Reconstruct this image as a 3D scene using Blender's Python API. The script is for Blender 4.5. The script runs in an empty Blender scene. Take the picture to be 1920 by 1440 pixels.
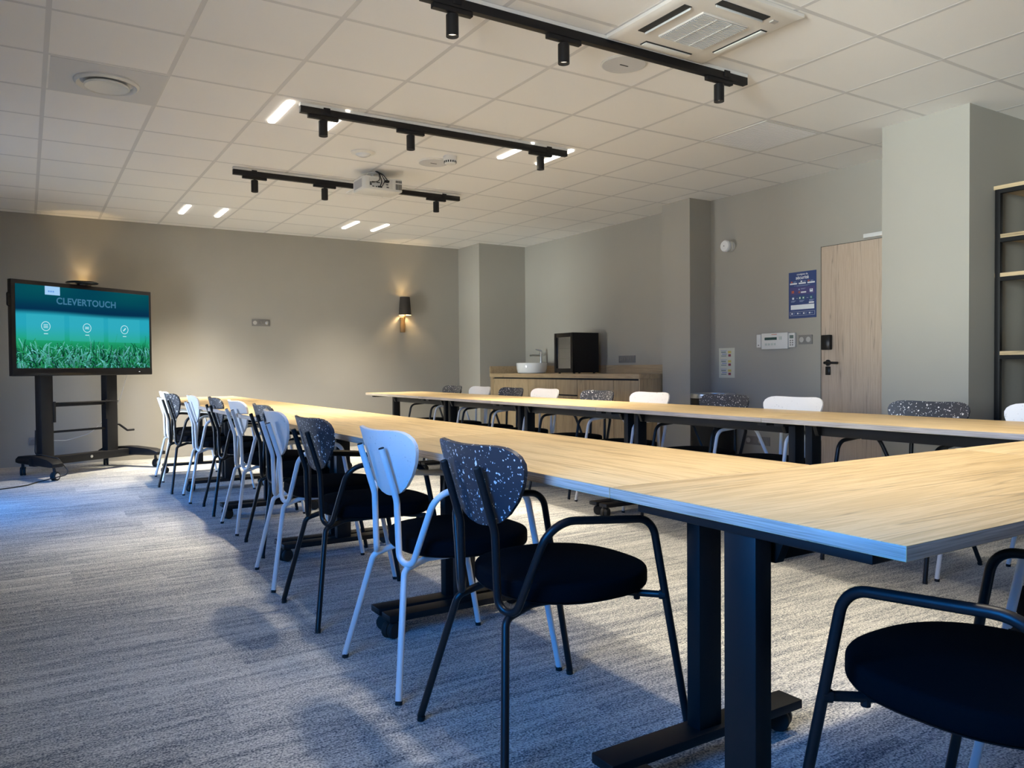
import bpy, math, random
import numpy as np
from mathutils import Vector, Matrix
random.seed(7)
sc = bpy.context.scene
COL = sc.collection

# ---------------------------------------------------------------- camera
CAM_H = 1.012
YAW, PITCH, ROLL = 0.5571, -0.0210, -0.0079
def cam_axes():
    cy, sy, cp, sp = math.cos(YAW), math.sin(YAW), math.cos(PITCH), math.sin(PITCH)
    fwd = Vector((sy*cp, cy*cp, sp)); right = Vector((cy, -sy, 0)); up = right.cross(fwd)
    cr, sr = math.cos(ROLL), math.sin(ROLL)
    return cr*right + sr*up, -sr*right + cr*up, fwd
r_, u_, f_ = cam_axes()
cam = bpy.data.cameras.new('camera'); camo = bpy.data.objects.new('camera', cam); COL.objects.link(camo)
cam.sensor_width = 36.0; cam.lens = 1464.63/1920*36.0; cam.clip_start = 0.05
m = Matrix((( r_[0], u_[0], -f_[0], 0), (r_[1], u_[1], -f_[1], 0), (r_[2], u_[2], -f_[2], CAM_H), (0, 0, 0, 1)))
camo.matrix_world = m
sc.camera = camo

# ---------------------------------------------------------------- view + world (daylight outside the windows)
vs = sc.view_settings
sc.display_settings.display_device = 'sRGB'
vs.view_transform = 'Standard'; vs.look = 'None'; vs.gamma = 1.0; vs.use_curve_mapping = False
vs.exposure = 0.0
SKY_STRENGTH = 24.0
SKY_COL = (0.012, 0.30, 1.0)
GROUND_COL = (.90, .95, 1.0)
HORIZON_PATCH_COL = (3.5, 3.75, 3.6)
SPOT_W = 88.0
STRIP_W = 15.0
PANEL_E = 6.0
LAMP_COL = (1.0, .89, .72)
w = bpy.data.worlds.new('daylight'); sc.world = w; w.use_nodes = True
nt = w.node_tree; nt.nodes.clear()
wo = nt.nodes.new('ShaderNodeOutputWorld'); bg = nt.nodes.new('ShaderNodeBackground')
tc = nt.nodes.new('ShaderNodeTexCoord'); sx = nt.nodes.new('ShaderNodeSeparateXYZ')
rp = nt.nodes.new('ShaderNodeValToRGB')
# by elevation, shaped for indoor light: dim, then bright ground, blue sky, dimmed overhead
stops = [(.20, [c*.10 for c in GROUND_COL]), (.31, [c*.35 for c in GROUND_COL]), (.36, GROUND_COL), (.495, GROUND_COL), (.525, SKY_COL), (.76, SKY_COL), (.82, [c*.06 for c in SKY_COL])]
while len(rp.color_ramp.elements) < len(stops): rp.color_ramp.elements.new(.5)
for e, (p, c) in zip(rp.color_ramp.elements, stops): e.position = p; e.color = (*c, 1)
mp = nt.nodes.new('ShaderNodeMapRange'); mp.inputs[1].default_value = -1; mp.inputs[2].default_value = 1
nt.links.new(tc.outputs['Generated'], sx.inputs[0]); nt.links.new(sx.outputs[2], mp.inputs[0])
nt.links.new(mp.outputs[0], rp.inputs[0])
# bright patch added low on the horizon to light the near column and ceiling
def wm(op, a, b=None):
    n = nt.nodes.new('ShaderNodeMath'); n.operation = op
    for i, x in enumerate((a, b)):
        if x is None: continue
        if isinstance(x, (int, float)): n.inputs[i].default_value = x
        else: nt.links.new(x, n.inputs[i])
    return n.outputs[0]
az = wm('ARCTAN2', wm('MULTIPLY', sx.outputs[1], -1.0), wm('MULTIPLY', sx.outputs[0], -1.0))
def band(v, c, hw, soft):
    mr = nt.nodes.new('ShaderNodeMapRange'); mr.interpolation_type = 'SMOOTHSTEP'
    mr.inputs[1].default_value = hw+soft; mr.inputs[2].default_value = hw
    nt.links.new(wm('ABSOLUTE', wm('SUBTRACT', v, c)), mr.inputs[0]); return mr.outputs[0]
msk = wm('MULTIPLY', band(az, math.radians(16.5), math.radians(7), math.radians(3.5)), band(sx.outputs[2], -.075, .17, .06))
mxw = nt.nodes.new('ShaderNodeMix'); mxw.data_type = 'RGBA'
nt.links.new(msk, mxw.inputs[0]); nt.links.new(rp.outputs[0], mxw.inputs[6]); mxw.inputs[7].default_value = (*HORIZON_PATCH_COL, 1)
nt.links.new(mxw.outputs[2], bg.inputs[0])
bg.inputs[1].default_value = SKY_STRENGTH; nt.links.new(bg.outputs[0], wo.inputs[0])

# ---------------------------------------------------------------- helpers
def tag(o, label=None, cat=None, group=None, kind=None):
    if label: o['label'] = label
    if cat: o['category'] = cat
    if group: o['group'] = group
    if kind: o['kind'] = kind
    return o
def thing(name, label, cat, loc=(0, 0, 0), rz=0.0, group=None):
    o = bpy.data.objects.new(name, None); COL.objects.link(o)
    o.empty_display_size = 0.1; o.location = loc; o.rotation_euler = (0, 0, rz)
    return tag(o, label, cat, group)
def dup(root, loc=None, rz=None, label=None, parent=None):
    c = root.copy(); COL.objects.link(c)
    if parent is not None: c.parent = parent
    if loc is not None: c.location = loc
    if rz is not None: c.rotation_euler = (0, 0, rz)
    if label: c['label'] = label
    for ch in list(root.children): dup(ch, parent=c)
    return c

class MB:
    def __init__(s): s.v = []; s.f = []; s.m = []
    def add(s, vs, fs, mi=0):
        b = len(s.v); s.v += [tuple(p) for p in vs]
        for f in fs: s.f.append(tuple(b+i for i in f)); s.m.append(mi)
        return s
    def box(s, x0, x1, y0, y1, z0, z1, mi=0, M=None):
        p = [(x0,y0,z0),(x1,y0,z0),(x1,y1,z0),(x0,y1,z0),(x0,y0,z1),(x1,y0,z1),(x1,y1,z1),(x0,y1,z1)]
        if M is not None: p = [M @ Vector(q) for q in p]
        return s.add(p, [(0,3,2,1),(4,5,6,7),(0,1,5,4),(1,2,6,5),(2,3,7,6),(3,0,4,7)], mi)
    def quad(s, a, b, c, d, mi=0): return s.add([a, b, c, d], [(0,1,2,3)], mi)
    def tube(s, pts, r, n=12, mi=0, caps=True):
        P = [Vector(p) for p in pts]; R = r if isinstance(r, (list, tuple)) else [r]*len(P)
        T = []
        for i in range(len(P)):
            a = P[max(i-1, 0)]; b = P[min(i+1, len(P)-1)]; T.append((b-a).normalized())
        ref = Vector((0,0,1)) if abs(T[0].z) < .9 else Vector((1,0,0))
        N = (ref - T[0]*ref.dot(T[0])).normalized()
        vs = []
        for i in range(len(P)):
            if i: N = (N - T[i]*N.dot(T[i])).normalized()
            B = T[i].cross(N)
            for k in range(n):
                a = 2*math.pi*k/n; vs.append(P[i] + (N*math.cos(a) + B*math.sin(a))*R[i])
        fs = []
        for i in range(len(P)-1):
            for k in range(n):
                k2 = (k+1) % n; fs.append((i*n+k, i*n+k2, (i+1)*n+k2, (i+1)*n+k))
        if caps: fs.append(tuple(range(n))[::-1]); fs.append(tuple((len(P)-1)*n+k for k in range(n)))
        return s.add(vs, fs, mi)
    def lathe(s, prof, c=(0,0,0), n=24, mi=0, M=None, caps=True):
        vs = []; fs = []
        for (r, z) in prof:
            for k in range(n):
                a = 2*math.pi*k/n; vs.append(Vector((r*math.cos(a), r*math.sin(a), z)))
        for i in range(len(prof)-1):
            for k in range(n):
                k2 = (k+1) % n; fs.append((i*n+k, i*n+k2, (i+1)*n+k2, (i+1)*n+k))
        if caps: fs.append(tuple(range(n))[::-1]); fs.append(tuple((len(prof)-1)*n+k for k in range(n)))
        C = Vector(c)
        vs = [((M @ p) if M is not None else p) + C for p in vs]
        return s.add(vs, fs, mi)
    def prism(s, poly, axis, a, b, mi=0):
        def mk(p, t): 
            return {'x': (t, p[0], p[1]), 'y': (p[0], t, p[1]), 'z': (p[0], p[1], t)}[axis]
        n = len(poly); vs = [mk(p, a) for p in poly] + [mk(p, b) for p in poly]
        fs = [tuple(range(n))[::-1], tuple(range(n, 2*n))] + [(i, (i+1) % n, n+(i+1) % n, n+i) for i in range(n)]
        return s.add(vs, fs, mi)
    def build(s, name, mats, parent=None, loc=None, rz=None, ang=35, bevel=0):
        me = bpy.data.meshes.new(name); me.from_pydata(s.v, [], s.f)
        for mt in (mats if isinstance(mats, (list, tuple)) else [mats]): me.materials.append(mt)
        me.polygons.foreach_set('material_index', s.m)
        import bmesh
        bm = bmesh.new(); bm.from_mesh(me); bmesh.ops.recalc_face_normals(bm, faces=bm.faces)
        if bevel:
            es = [e for e in bm.edges if len(e.link_faces) == 2 and e.calc_face_angle(0) > 0.6]
            bmesh.ops.bevel(bm, geom=es, offset=bevel, segments=2, affect='EDGES', profile=0.5, clamp_overlap=True)
        bm.to_mesh(me); bm.free()
        me.polygons.foreach_set('use_smooth', [True]*len(me.polygons))
        me.set_sharp_from_angle(angle=math.radians(ang))
        o = bpy.data.objects.new(name, me); COL.objects.link(o)
        if parent is not None: o.parent = parent
        if loc is not None: o.location = loc
        if rz is not None: o.rotation_euler = (0, 0, rz)
        return o

def fillet(pts, rad, seg=8):
    P = [Vector(p) for p in pts]; out = [P[0]]
    for i in range(1, len(P)-1):
        r = rad[i-1]; a = (P[i-1]-P[i]); b = (P[i+1]-P[i])
        if r <= 0: out.append(P[i]); continue
        an = a.angle(b); t = min(r/math.tan(an/2), .48*a.length if i > 1 else .9*a.length, .48*b.length if i < len(P)-2 else .9*b.length)
        A = P[i]+a.normalized()*t; B = P[i]+b.normalized()*t
        rr = t*math.tan(an/2); bis = (a.normalized()+b.normalized()).normalized(); C = P[i]+bis*(rr/math.sin(an/2))
        va, vb = A-C, B-C; om = va.angle(vb)
        for k in range(seg+1):
            q = k/seg; out.append(C + (va*math.sin((1-q)*om)+vb*math.sin(q*om))/math.sin(om))
    out.append(P[-1]); return out

def text_mesh(body, size, mat, name, parent, M, depth=0.0, bold=0.0, spacing=1.0):
    cu = bpy.data.curves.new(name, 'FONT'); cu.body = body; cu.size = size; cu.align_x = 'CENTER'; cu.align_y = 'CENTER'
    cu.extrude = depth; cu.offset = bold; cu.space_character = spacing
    to = bpy.data.objects.new(name+'_src', cu); COL.objects.link(to)
    dg = bpy.context.evaluated_depsgraph_get(); me = bpy.data.meshes.new_from_object(to.evaluated_get(dg))
    bpy.data.objects.remove(to); bpy.data.curves.remove(cu)
    me.materials.clear(); me.materials.append(mat); me.name = name
    me.transform(M)
    o = bpy.data.objects.new(name, me); COL.objects.link(o)
    if parent is not None: o.parent = parent
    return o

# ---------------------------------------------------------------- materials
def newmat(name):
    mt = bpy.data.materials.new(name); mt.use_nodes = True; nt = mt.node_tree; nt.nodes.clear()
    o = nt.nodes.new('ShaderNodeOutputMaterial'); b = nt.nodes.new('ShaderNodeBsdfPrincipled')
    nt.links.new(b.outputs[0], o.inputs[0]); return mt, nt, b
def flat(name, col, rough=.5, metal=0.0, spec=.5, noise=0.0, nscale=60, bump=0.0, coat=0.0):
    mt, nt, b = newmat(name)
    b.inputs['Base Color'].default_value = (*col, 1); b.inputs['Roughness'].default_value = rough
    b.inputs['Metallic'].default_value = metal; b.inputs['Specular IOR Level'].default_value = spec
    b.inputs['Coat Weight'].default_value = coat
    tcn = nt.nodes.new('ShaderNodeTexCoord'); n = nt.nodes.new('ShaderNodeTexNoise')
    n.inputs['Scale'].default_value = nscale; n.inputs['Detail'].default_value = 4
    nt.links.new(tcn.outputs['Object'], n.inputs['Vector'])
    if noise:
        mx = nt.nodes.new('ShaderNodeMix'); mx.data_type = 'RGBA'
        mx.inputs[6].default_value = (*[c*(1-noise) for c in col], 1); mx.inputs[7].default_value = (*[min(1, c*(1+noise)) for c in col], 1)
        nt.links.new(n.outputs[0], mx.inputs[0]); nt.links.new(mx.outputs[2], b.inputs['Base Color'])
    if bump:
        bp = nt.nodes.new('ShaderNodeBump'); bp.inputs['Strength'].default_value = bump; bp.inputs['Distance'].default_value = .002
        nt.links.new(n.outputs[0], bp.inputs['Height']); nt.links.new(bp.outputs[0], b.inputs['Normal'])
    return mt
def emit(name, col, s):
    mt = bpy.data.materials.new(name); mt.use_nodes = True; nt = mt.node_tree; nt.nodes.clear()
    o = nt.nodes.new('ShaderNodeOutputMaterial'); e = nt.nodes.new('ShaderNodeEmission')
    e.inputs[0].default_value = (*col, 1); e.inputs[1].default_value = s; nt.links.new(e.outputs[0], o.inputs[0]); return mt
def L(nt, a, b): nt.links.new(a, b)
def mathn(nt, op, a=None, b=None):
    n = nt.nodes.new('ShaderNodeMath'); n.operation = op
    for i, x in enumerate((a, b)):
        if x is None: continue
        if isinstance(x, (int, float)): n.inputs[i].default_value = x
        else: nt.links.new(x, n.inputs[i])
    return n.outputs[0]
def ramp(nt, fac, stops, interp='LINEAR'):
    r = nt.nodes.new('ShaderNodeValToRGB'); r.color_ramp.interpolation = interp; cr = r.color_ramp
    while len(cr.elements) < len(stops): cr.elements.new(.5)
    for e, (p, c) in zip(cr.elements, stops): e.position = p; e.color = (*c, 1)
    nt.links.new(fac, r.inputs[0]); return r.outputs[0]

def oak(name, dark, mid, light, axis='X', rough=.42, plank=0.0, fine=1.0):
    mt, nt, b = newmat(name)
    tcn = nt.nodes.new('ShaderNodeTexCoord'); oi = nt.nodes.new('ShaderNodeObjectInfo')
    add = nt.nodes.new('ShaderNodeVectorMath'); add.operation = 'MULTIPLY_ADD'
    cmb = nt.nodes.new('ShaderNodeCombineXYZ')
    for i in range(3): L(nt, oi.outputs['Random'], cmb.inputs[i])
    L(nt, cmb.outputs[0], add.inputs[0]); add.inputs[1].default_value = (7.1, 13.3, 5.7); L(nt, tcn.outputs['Object'], add.inputs[2])
    mpn = nt.nodes.new('ShaderNodeMapping')
    sc1 = {'X': (1.0, 11, 11), 'Y': (11, 1.0, 11), 'Z': (11, 11, 1.0)}[axis]
    mpn.inputs['Scale'].default_value = sc1
    L(nt, add.outputs[0], mpn.inputs[0])
    n1 = nt.nodes.new('ShaderNodeTexNoise'); n1.inputs['Scale'].default_value = 1.3; n1.inputs['Detail'].default_value = 6; n1.inputs['Roughness'].default_value = .62; n1.inputs['Distortion'].default_value = .5
    L(nt, mpn.outputs[0], n1.inputs['Vector'])
    mp2 = nt.nodes.new('ShaderNodeMapping'); mp2.inputs['Scale'].default_value = tuple(3.0*fine if s == 1.0 else 120*fine for s in sc1); L(nt, add.outputs[0], mp2.inputs[0])
    n2 = nt.nodes.new('ShaderNodeTexNoise'); n2.inputs['Scale'].default_value = 1.0; n2.inputs['Detail'].default_value = 3; L(nt, mp2.outputs[0], n2.inputs['Vector'])
    f = mathn(nt, 'ADD', mathn(nt, 'MULTIPLY', n1.outputs[0], .68), mathn(nt, 'MULTIPLY', n2.outputs[0], .32))
    c = ramp(nt, f, [(.30, dark), (.43, mid), (.50, light), (.58, mid), (.70, light)])
    # dark fine cracks along the grain
    mp3 = nt.nodes.new('ShaderNodeMapping'); mp3.inputs['Scale'].default_value = tuple(.55 if s == 1.0 else 16 for s in sc1); L(nt, add.outputs[0], mp3.inputs[0])
    n3 = nt.nodes.new('ShaderNodeTexNoise'); n3.inputs['Scale'].default_value = 1.0; n3.inputs['Detail'].default_value = 2; n3.inputs['Distortion'].default_value = .3; L(nt, mp3.outputs[0], n3.inputs['Vector'])
    d = mathn(nt, 'ABSOLUTE', mathn(nt, 'SUBTRACT', n3.outputs[0], .5))
    crack = ramp(nt, d, [(0.0, (.52,)*3), (.006, (.75,)*3), (.014, (1,)*3)])
    mx = nt.nodes.new('ShaderNodeMix'); mx.data_type = 'RGBA'; mx.blend_type = 'MULTIPLY'; mx.inputs[0].default_value = .75
    L(nt, c, mx.inputs[6]); L(nt, crack, mx.inputs[7]); outc = mx.outputs[2]
    L(nt, outc, b.inputs['Base Color']); b.inputs['Roughness'].default_value = rough
    bp = nt.nodes.new('ShaderNodeBump'); bp.inputs['Strength'].default_value = .12; bp.inputs['Distance'].default_value = .001
    L(nt, n2.outputs[0], bp.inputs['Height']); L(nt, bp.outputs[0], b.inputs['Normal'])
    return mt

def carpet():
    mt, nt, b = newmat('carpet')
    tcn = nt.nodes.new('ShaderNodeTexCoord'); sp = nt.nodes.new('ShaderNodeSeparateXYZ'); L(nt, tcn.outputs['Object'], sp.inputs[0])
    X, Y = sp.outputs[0], sp.outputs[1]
    row = mathn(nt, 'FLOOR', mathn(nt, 'DIVIDE', Y, .25))
    wn = nt.nodes.new('ShaderNodeTexWhiteNoise'); wn.noise_dimensions = '1D'; L(nt, row, wn.inputs['W'])
    colx = mathn(nt, 'FLOOR', mathn(nt, 'ADD', X, wn.outputs[0]))
    cm = nt.nodes.new('ShaderNodeCombineXYZ'); L(nt, colx, cm.inputs[0]); L(nt, row, cm.inputs[1])
    wn2 = nt.nodes.new('ShaderNodeTexWhiteNoise'); wn2.noise_dimensions = '3D'; L(nt, cm.outputs[0], wn2.inputs['Vector'])
    # streaks along X, restarted on each plank
    off = nt.nodes.new('ShaderNodeVectorMath'); off.operation = 'MULTIPLY_ADD'; L(nt, wn2.outputs['Color'], off.inputs[0]); off.inputs[1].default_value = (31, 17, 23); L(nt, tcn.outputs['Object'], off.inputs[2])
    m1 = nt.nodes.new('ShaderNodeMapping'); m1.inputs['Scale'].default_value = (3.2, 30, 1); L(nt, off.outputs[0], m1.inputs[0])
    n1 = nt.nodes.new('ShaderNodeTexNoise'); n1.inputs['Scale'].default_value = 1.0; n1.inputs['Detail'].default_value = 5; n1.inputs['Roughness'].default_value = .6; L(nt, m1.outputs[0], n1.inputs['Vector'])
    m2 = nt.nodes.new('ShaderNodeMapping'); m2.inputs['Scale'].default_value = (45, 150, 1); L(nt, tcn.outputs['Object'], m2.inputs[0])
    n2 = nt.nodes.new('ShaderNodeTexNoise'); n2.inputs['Scale'].default_value = 1.0; n2.inputs['Detail'].default_value = 3; L(nt, m2.outputs[0], n2.inputs['Vector'])
    n3 = nt.nodes.new('ShaderNodeTexNoise'); n3.inputs['Scale'].default_value = 165; n3.inputs['Detail'].default_value = 2; L(nt, tcn.outputs['Object'], n3.inputs['Vector'])
    f = mathn(nt, 'ADD', mathn(nt, 'MULTIPLY', n1.outputs[0], .52), mathn(nt, 'MULTIPLY', n2.outputs[0], .48))
    f = mathn(nt, 'ADD', f, mathn(nt, 'MULTIPLY', mathn(nt, 'SUBTRACT', wn2.outputs['Value'], .5), .075))
    f = mathn(nt, 'ADD', f, mathn(nt, 'MULTIPLY', mathn(nt, 'SUBTRACT', n3.outputs[0], .5), .95))
    c = ramp(nt, f, [(.30, (.07, .08, .10)), (.42, (.23, .24, .245)), (.53, (.46, .455, .42)), (.68, (.72, .71, .655))])
    L(nt, c, b.inputs['Base Color']); b.inputs['Roughness'].default_value = .95; b.inputs['Specular IOR Level'].default_value = .1
    b.inputs['Sheen Weight'].default_value = .15
    h = mathn(nt, 'ADD', n3.outputs[0], n2.outputs[0])
    bp = nt.nodes.new('ShaderNodeBump'); bp.inputs['Strength'].default_value = .7; bp.inputs['Distance'].default_value = .004
    L(nt, h, bp.inputs['Height']); L(nt, bp.outputs[0], b.inputs['Normal'])
    return mt

def terrazzo(name, base, fleck, amount, rough=.45):
    mt, nt, b = newmat(name)
    tcn = nt.nodes.new('ShaderNodeTexCoord'); oi = nt.nodes.new('ShaderNodeObjectInfo')
    cmb = nt.nodes.new('ShaderNodeCombineXYZ')
    for i in range(3): L(nt, oi.outputs['Random'], cmb.inputs[i])
    add = nt.nodes.new('ShaderNodeVectorMath'); add.operation = 'MULTIPLY_ADD'; L(nt, cmb.outputs[0], add.inputs[0]); add.inputs[1].default_value = (3, 5, 7); L(nt, tcn.outputs['Object'], add.inputs[2])
    nz = nt.nodes.new('ShaderNodeTexNoise'); nz.inputs['Scale'].default_value = 75; L(nt, add.outputs[0], nz.inputs['Vector'])
    ad2 = nt.nodes.new('ShaderNodeVectorMath'); ad2.operation = 'MULTIPLY_ADD'; L(nt, nz.outputs['Color'], ad2.inputs[0]); ad2.inputs[1].default_value = (.016, .016, .016); L(nt, add.outputs[0], ad2.inputs[2])
    tot = None
    for sc_, thr, keep in ((78, .20, .34), (150, .21, .42)):
        vo = nt.nodes.new('ShaderNodeTexVoronoi'); vo.inputs['Scale'].default_value = sc_; L(nt, ad2.outputs[0], vo.inputs['Vector'])
        s1 = nt.nodes.new('ShaderNodeSeparateColor'); L(nt, vo.outputs['Color'], s1.inputs[0])
        thrv = mathn(nt, 'MULTIPLY', s1.outputs[1], thr*2)
        a = mathn(nt, 'LESS_THAN', vo.outputs['Distance'], thrv); k = mathn(nt, 'LESS_THAN', s1.outputs[0], keep*amount)
        v = mathn(nt, 'MULTIPLY', a, k); tot = v if tot is None else mathn(nt, 'MAXIMUM', tot, v)
    mx = nt.nodes.new('ShaderNodeMix'); mx.data_type = 'RGBA'; mx.inputs[6].default_value = (*base, 1); mx.inputs[7].default_value = (*fleck, 1)
    L(nt, tot, mx.inputs[0]); L(nt, mx.outputs[2], b.inputs['Base Color']); b.inputs['Roughness'].default_value = rough
    return mt

M_WALL = flat('taupe_wall_paint', (.36, .346, .305), .75, noise=.03, nscale=3, bump=.05)
M_TILE = flat('mineral_ceiling_tile', (.88, .865, .84), .9, noise=.03, nscale=220, bump=.06)
M_TBAR = flat('white_ceiling_grid', (.66, .65, .64), .5)
M_CARPET = carpet()
M_OAK = oak('oak_table_laminate', (.33, .215, .095), (.52, .37, .175), (.65, .485, .255), 'X')
def edge_mat():
    mt, nt, b = newmat('grey_oak_edge_band')
    tcn = nt.nodes.new('ShaderNodeTexCoord'); mpn = nt.nodes.new('ShaderNodeMapping'); mpn.inputs['Scale'].default_value = (7, 7, 420)
    L(nt, tcn.outputs['Object'], mpn.inputs[0]); n = nt.nodes.new('ShaderNodeTexNoise'); n.inputs['Scale'].default_value = 1.0; n.inputs['Detail'].default_value = 3; L(nt, mpn.outputs[0], n.inputs['Vector'])
    L(nt, ramp(nt, n.outputs[0], [(.3, (.33, .27, .215)), (.5, (.52, .43, .345)), (.7, (.66, .56, .46))]), b.inputs['Base Color']); b.inputs['Roughness'].default_value = .5
    return mt
M_EDGE = edge_mat()
M_OAKE = oak('oak_counter_top', (.30, .215, .125), (.40, .29, .17), (.48, .36, .215), 'Y', .5)
M_OAKC = oak('oak_cabinet_front', (.30, .215, .125), (.40, .29, .17), (.48, .36, .215), 'Z', .5)
M_OAKS = oak('oak_shelf_board', (.40, .29, .16), (.54, .40, .23), (.62, .47, .28), 'Y', .5)
M_DOOR = oak('pale_oak_door', (.40, .31, .235), (.47, .37, .285), (.53, .43, .335), 'Z', .5, fine=1.4)
M_BLACK = flat('black_powder_coat', (.008, .008, .009), .5, spec=.3)
M_TUBEB = flat('black_chair_tube', (.009, .0095, .011), .40, spec=.4)
M_TUBEW = flat('white_chair_tube', (.80, .80, .79), .38)
M_RUBBER = flat('black_rubber', (.012, .012, .012), .7)
M_FABRIC = flat('black_seat_fabric', (.0045, .0045, .006), .95, spec=.06, noise=.3, nscale=400, bump=.25)
M_TERD = terrazzo('dark_speckled_shell', (.030, .033, .042), (.78, .77, .74), 1.0)
M_TERW = terrazzo('white_shell', (.80, .79, .76), (.62, .61, .58), .25)
M_PLASTW = flat('white_plastic', (.74, .735, .70), .45)
M_PLASTG = flat('grey_plastic_plate', (.20, .195, .185), .45)
M_CHROME = flat('brushed_steel', (.62, .62, .62), .28, metal=1.0)
M_CERAMIC = flat('white_ceramic', (.80, .80, .79), .12, coat=.5)
M_BLKGLOSS = flat('black_gloss', (.005, .005, .006), .28, spec=.35)
M_DARK = flat('dark_slot', (.02, .02, .02), .8)
M_STRIP = emit('lit_light_strip', (1.0, .93, .82), PANEL_E)
M_STRIPOFF = flat('unlit_light_strip', (.85, .85, .85), .4)
M_BULB = emit('lamp_bulb', (1.0, .80, .50), 12.0)
M_LENS = emit('spot_lens', (1.0, .86, .66), 2.2)
M_SPK = flat('grey_speaker_mesh', (.58, .585, .60), .8, noise=.12, nscale=900)
M_GRILL = flat('grey_vent_slat', (.42, .43, .46), .5)
M_WOODB = flat('wood_bracket', (.24, .145, .055), .5, noise=.25, nscale=25)
M_SHADE = flat('dark_lamp_shade', (.035, .030, .026), .8, noise=.2, nscale=200)
M_SHADEIN = flat('pale_shade_lining', (.85, .78, .60), .7)

# ---------------------------------------------------------------- room shell
HC = CAM_H + 1.6778
XL, XR, YF, YB = -0.85, 5.95, -2.6, 9.78
GX0, GY0 = 0.1410-0.0185, 4.2256
floor = MB().quad((XL,YF,0),(XR,YF,0),(XR,YB,0),(XL,YB,0)).build('floor', M_CARPET); tag(floor, 'grey and blue streaked carpet plank floor', 'floor', kind='structure')
cb = MB()
def glines(a, b, o): 
    k = math.ceil((a-o)/.6); out = []
    while o+.6*k < b: out.append(o+.6*k); k += 1
    return out
xs = [XL-.3]+glines(XL, XR, GX0)+[XR+.3]; ys = [YF-.3]+glines(YF, YB, GY0)+[YB+.3]
hw = .012
OPEN_TILES = [(2.5225, 2.4256)]
for i in range(len(xs)-1):
    for j in range(len(ys)-1):
        x0, x1, y0, y1 = xs[i], xs[i+1], ys[j], ys[j+1]
        cb.box(x0+hw, x1-hw, y0+hw, y1-hw, HC+.0007, HC+.02, 0)
for x in xs[1:-1]: cb.box(x-hw, x+hw, YF, YB, HC, HC+.03, 1)
for y in ys[1:-1]: cb.box(XL, XR, y-hw, y+hw, HC+.0002, HC+.03, 1)
ceil = cb.build('ceiling', [M_TILE, M_TBAR]); tag(ceil, 'suspended ceiling of square white mineral tiles', 'ceiling', kind='structure')
def wallobj(name, mb, label, mats=M_WALL):
    o = mb.build(name, mats); return tag(o, label, 'wall', kind='structure')
T = .15
wallobj('wall_back', MB().box(XL-T, XR+T, YB, YB+T, 0, HC+.05), 'taupe back wall behind the display')
wallobj('wall_right', MB().box(XR, XR+T, YF-T, YB, 0, HC+.05), 'taupe right wall with the door')
wallobj('wall_front', MB().box(XL-T, XR, YF-T, YF, 0, HC+.05), 'taupe wall behind the viewer')
# left wall with two openings: a wide window and a narrow glazed door
W1 = (0.20, 1.70, 0.85, 2.30); W2 = (6.30, 7.45, 0.02, 2.20)
lw = MB()
lw.box(XL-T, XL, YF, W1[0], 0, HC+.05); lw.box(XL-T, XL, W1[1], W2[0], 0, HC+.05); lw.box(XL-T, XL, W2[1], YB, 0, HC+.05)
for Wd in (W1, W2):
    lw.box(XL-T, XL, Wd[0], Wd[1], Wd[3], HC+.05)
    if Wd[2] > .05: lw.box(XL-T, XL, Wd[0], Wd[1], 0, Wd[2])
    else: lw.box(XL-T, XL, Wd[0], Wd[1], -.02, Wd[2])
wallobj('wall_left', lw, 'taupe left wall with the windows')
def glass():
    mt = bpy.data.materials.new('window_glass'); mt.use_nodes = True; nt = mt.node_tree; nt.nodes.clear()
    o = nt.nodes.new('ShaderNodeOutputMaterial'); t = nt.nodes.new('ShaderNodeBsdfTransparent'); g = nt.nodes.new('ShaderNodeBsdfGlossy'); mx = nt.nodes.new('ShaderNodeMixShader')
    g.inputs['Roughness'].default_value = .02; mx.inputs[0].default_value = .06; t.inputs[0].default_value = (.96, .98, 1, 1)
    L(nt, t.outputs[0], mx.inputs[1]); L(nt, g.outputs[0], mx.inputs[2]); L(nt, mx.outputs[0], o.inputs[0]); return mt
M_GLASS = glass()
for k, Wd in enumerate((W1, W2)):
    fr = MB(); a, b_, c, d = Wd; x0, x1 = XL-.10, XL-.04; t = .05
    fr.box(x0, x1, a, a+t, c, d); fr.box(x0, x1, b_-t, b_, c, d); fr.box(x0, x1, a+t, b_-t, c, c+t); fr.box(x0, x1, a+t, b_-t, d-t, d)
    if k != 1: fr.box(x0, x1, (a+b_)/2-t/2, (a+b_)/2+t/2, c+t, d-t)
    fo = fr.build('window_%d' % (k+1), M_PLASTW); tag(fo, ['wide window with white frame in the left wall', 'narrow glazed door in the left wall near the display'][k], 'window', kind='structure')
    MB().box(x0+.025, x0+.035, a+t, b_-t, c+t, d-t).build('pane', M_GLASS, fo)
    if k == 1: MB().box(XL-.135, XL-.115, a, b_, 1.35, d).build('daylight_baffle', M_PLASTG, fo)  # unseen panel added to cut daylight on the niche and back wall
    li = bpy.data.lights.new('sky_portal', 'AREA'); li.shape = 'RECTANGLE'; li.size = b_-a; li.size_y = d-c; li.cycles.is_portal = True
    lo = bpy.data.objects.new('sky_portal', li); COL.objects.link(lo); lo.location = (XL-.12, (a+b_)/2, (c+d)/2)
    lo.rotation_euler = (0, math.radians(-90), 0); li.size, li.size_y = d-c, b_-a
# columns
def column(name, x0, y0, y1, label): wallobj(name, MB().box(x0, XR, y0, y1, 0, HC+.03), label)
column('wall_column_back', 5.215, 9.185, YB, 'taupe corner column beside the sink counter')
column('wall_column_middle', 5.655, 5.70, 6.10, 'taupe column beside the black bin')
column('wall_column_near', 5.185, 2.73, 3.335, 'wide taupe column in front of the door')
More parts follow.
